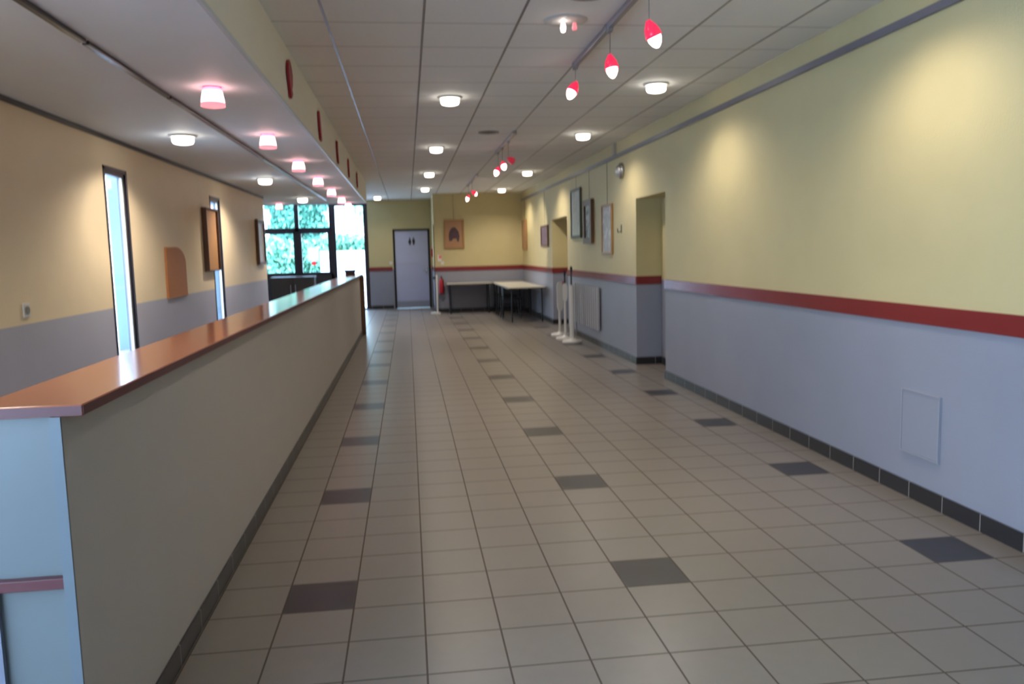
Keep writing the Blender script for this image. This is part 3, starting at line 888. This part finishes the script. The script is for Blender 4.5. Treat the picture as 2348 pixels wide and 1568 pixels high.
# far wall fittings
t_ = thing('wall_notice', 'small white and red notice on the far wall left of the wooden picture', 'notice', (.795, YF, 1.29))
MB().box(-.045, .045, -.003, -.0005, 0, .15).build('sheet', M_PAPER, t_)
MB().box(-.02, .045, -.0045, -.003, .06, .14).build('red_print', M_PINK, t_)
t_ = thing('light_switch', 'white light switch under the small notice on the far wall', 'switch', (.865, YF, 1.24))
MB().box(-.04, .04, -.010, 0, -.04, .04, bev=.004).build('plate', M_WHITE, t_)
MB().box(-.022, .022, -.015, -.010, -.028, .028, bev=.003).build('rocker', M_WHITE, t_)
dup(t_, (-.455, YG, 1.25), 'white light switch left of the grey toilet door')
t_ = thing('fire_call_point', 'red fire alarm call point beside the grey toilet door', 'alarm', (.67, 21.7, 1.50), rz=-H)
MB().box(-.055, .055, -.045, 0, -.11, .11, bev=.006).build('case', M_RED, t_)
MB().box(-.03, .03, -.049, -.045, -.03, .03, bev=.002).build('glass_plate', M_PAPER, t_)
t_ = thing('fire_extinguisher', 'red fire extinguisher on the far wall behind the white post', 'extinguisher', (.815, YF - .09, .48))
MB().lathe([(0, 0), (.06, 0), (.065, .015), (.065, .30), (.055, .345), (.025, .37), (.02, .39), (0, .39)], n=24).build('cylinder', M_RED, t_)
MB().box(-.018, .018, -.03, .03, .385, .42, bev=.004).box(-.008, .008, -.10, .02, .42, .435, bev=.003).build('valve', M_BLACK, t_)
MB().tube((0, -.03, .40), (.05, -.075, .33), .008).tube((.05, -.075, .33), (.06, -.075, .08), .009).build('hose', M_BLACK, t_)
MB().box(-.02, .02, .06, .09, .15, .34).build('bracket', M_BLACK, t_)
t_ = thing('window_notice', 'white paper notice taped inside the middle far window', 'notice', (-2.52, YW + .024, 1.36))
MB().box(-.15, .15, -.002, 0, 0, .36).build('sheet', M_PAPERT, t_)
MB().box(-.05, .06, -.003, 0, -.11, -.01).build('red_tag', M_TAGT, t_)

# ---------------------------------------------------------------- white posts
def post_base(b): b.lathe([(0, 0), (.16, 0), (.165, .012), (.15, .035), (.05, .055), (.03, .075), (0, .075)], n=32)
def stand(x, y, label, head, handle, rz=0, r=.024, h=.92):
    t_ = thing('barrier_stand', label, 'stand', (x, y, 0), 'white stands by the right wall', rz)
    b = MB(); post_base(b); b.build('base', M_WHITE, t_)
    MB().tube((0, 0, .05), (0, 0, h), r, r * .9, 20).build('pole', M_WHITE, t_)
    if head:
        z0, z1, w = head
        pts = [(-w, z0 + .10), (-w * .75, z0 + .04), (0, z0), (w * .75, z0 + .04), (w, z0 + .10), (w, z1 - .06), (w * .6, z1 - .01), (-w * .6, z1 - .01), (-w, z1 - .06)]
        MB().prism(pts, -.035, -.016, 'xz').build('head_panel', M_WHITE, t_)
    if handle:
        MB().tube((0, 0, h), (0, 0, handle), .012).box(-.018, .018, -.018, .018, handle - .09, handle, bev=.005).build('handle', M_BLACK, t_)
    return t_
t_ = stand(2.62, 13.9, 'white stand with a long head panel, leftmost of the three by the radiator', (.42, .94, .055), None, .1)
MB().box(.055, .08, -.03, -.01, .84, .95, bev=.004).build('red_clip', M_RED, t_)
stand(2.60, 13.3, 'slim white stand with black handle in the middle of the three', (.62, .95, .042), 1.16, -.1, .022)
stand(2.61, 12.8, 'thick white stand with tall black handle, nearest of the three', None, 1.23, 0, .040, .93)
t_ = thing('barrier_post', 'single thin white post on a flat base beside the grey toilet door', 'stand', (.69, 19.9, 0))
MB().box(-.17, .07, -.11, .11, 0, .035, bev=.01).build('base', M_WHITE, t_)
MB().tube((0, 0, .03), (0, 0, .93), .024).sphere((0, 0, .93), .026).build('pole', M_WHITE, t_)
MB().box(-.095, -.02, -.02, .02, .86, .915, bev=.006).build('clip', M_BLACK, t_)

# ---------------------------------------------------------------- folding tables and chairs
def table(x0, x1, y0, y1, label):
    cx, cy = (x0 + x1) / 2, (y0 + y1) / 2; w, l = (x1 - x0) / 2, (y1 - y0) / 2
    t_ = thing('folding_table', label, 'table', (cx, cy, 0), 'pale folding tables in the far corner')
    tp = MB().box(-w, w, -l, l, .712, .738, bev=.003).build('tabletop', M_TABLE, t_)
    b = MB()
    for s_ in (-1, 1):
        b.box(s_ * (w - .012), s_ * w * 1.001, -l, l, .70, .728); b.box(-w, w, s_ * (l - .012), s_ * l * 1.001, .70, .728)
    b.build('edge_band', M_TEDGE, tp)
    for sx in (-1, 1):
        for sy in (-1, 1):
            MB().tube((sx * (w - .08), sy * (l - .10), 0), (sx * (w - .08), sy * (l - .10), .712), .016, n=12).build('leg', M_BLACK, t_)
    for s_ in (-1, 1):
        b = MB()
        if l > w: b.tube((-w + .08, s_ * (l - .10), .16), (w - .08, s_ * (l - .10), .16), .010, n=8)
        else: b.tube((s_ * (w - .08), -l + .10, .16), (s_ * (w - .08), l - .10, .16), .010, n=8)
        b.build('brace', M_BLACK, t_)
table(2.06, 2.86, 16.65, 18.45, 'pale folding table along the right wall, nearest the camera')
table(2.06, 2.86, 18.48, 20.26, 'pale folding table along the right wall, in the corner')
table(.93, 2.03, 19.62, 20.26, 'pale folding table along the far wall under the wooden picture')
def chair(x, y, rz, label):
    t_ = thing('chair', label, 'chair', (x, y, 0), 'dark chairs pushed under the tables', rz)
    MB().box(-.21, .21, -.20, .20, .42, .46, bev=.012).build('seat', M_BLACK, t_)
    MB().box(-.20, .20, .19, .22, .50, .68, bev=.010).build('backrest', M_BLACK, t_)
    for sx in (-1, 1):
        MB().tube((sx * .19, -.18, 0), (sx * .19, -.17, .43), .012, n=10).build('leg', M_BLACK, t_)
        MB().tube((sx * .19, .24, 0), (sx * .19, .20, .66), .012, n=10).build('leg', M_BLACK, t_)
    return t_
chair(2.30, 18.0, H, 'dark chair pushed under the nearest folding table')
chair(2.32, 19.0, H, 'dark chair pushed under the corner table, its front chair')
chair(2.32, 19.6, H, 'dark chair pushed deepest under the corner table')

S.cycles.use_denoising = True
S.cycles.max_bounces = 8
S.cycles.diffuse_bounces = 5
S.cycles.glossy_bounces = 4
S.cycles.transparent_max_bounces = 8
S.cycles.sample_clamp_indirect = 3
S.cycles.sample_clamp_direct = 14
S.cycles.caustics_reflective = False
S.cycles.caustics_refractive = False
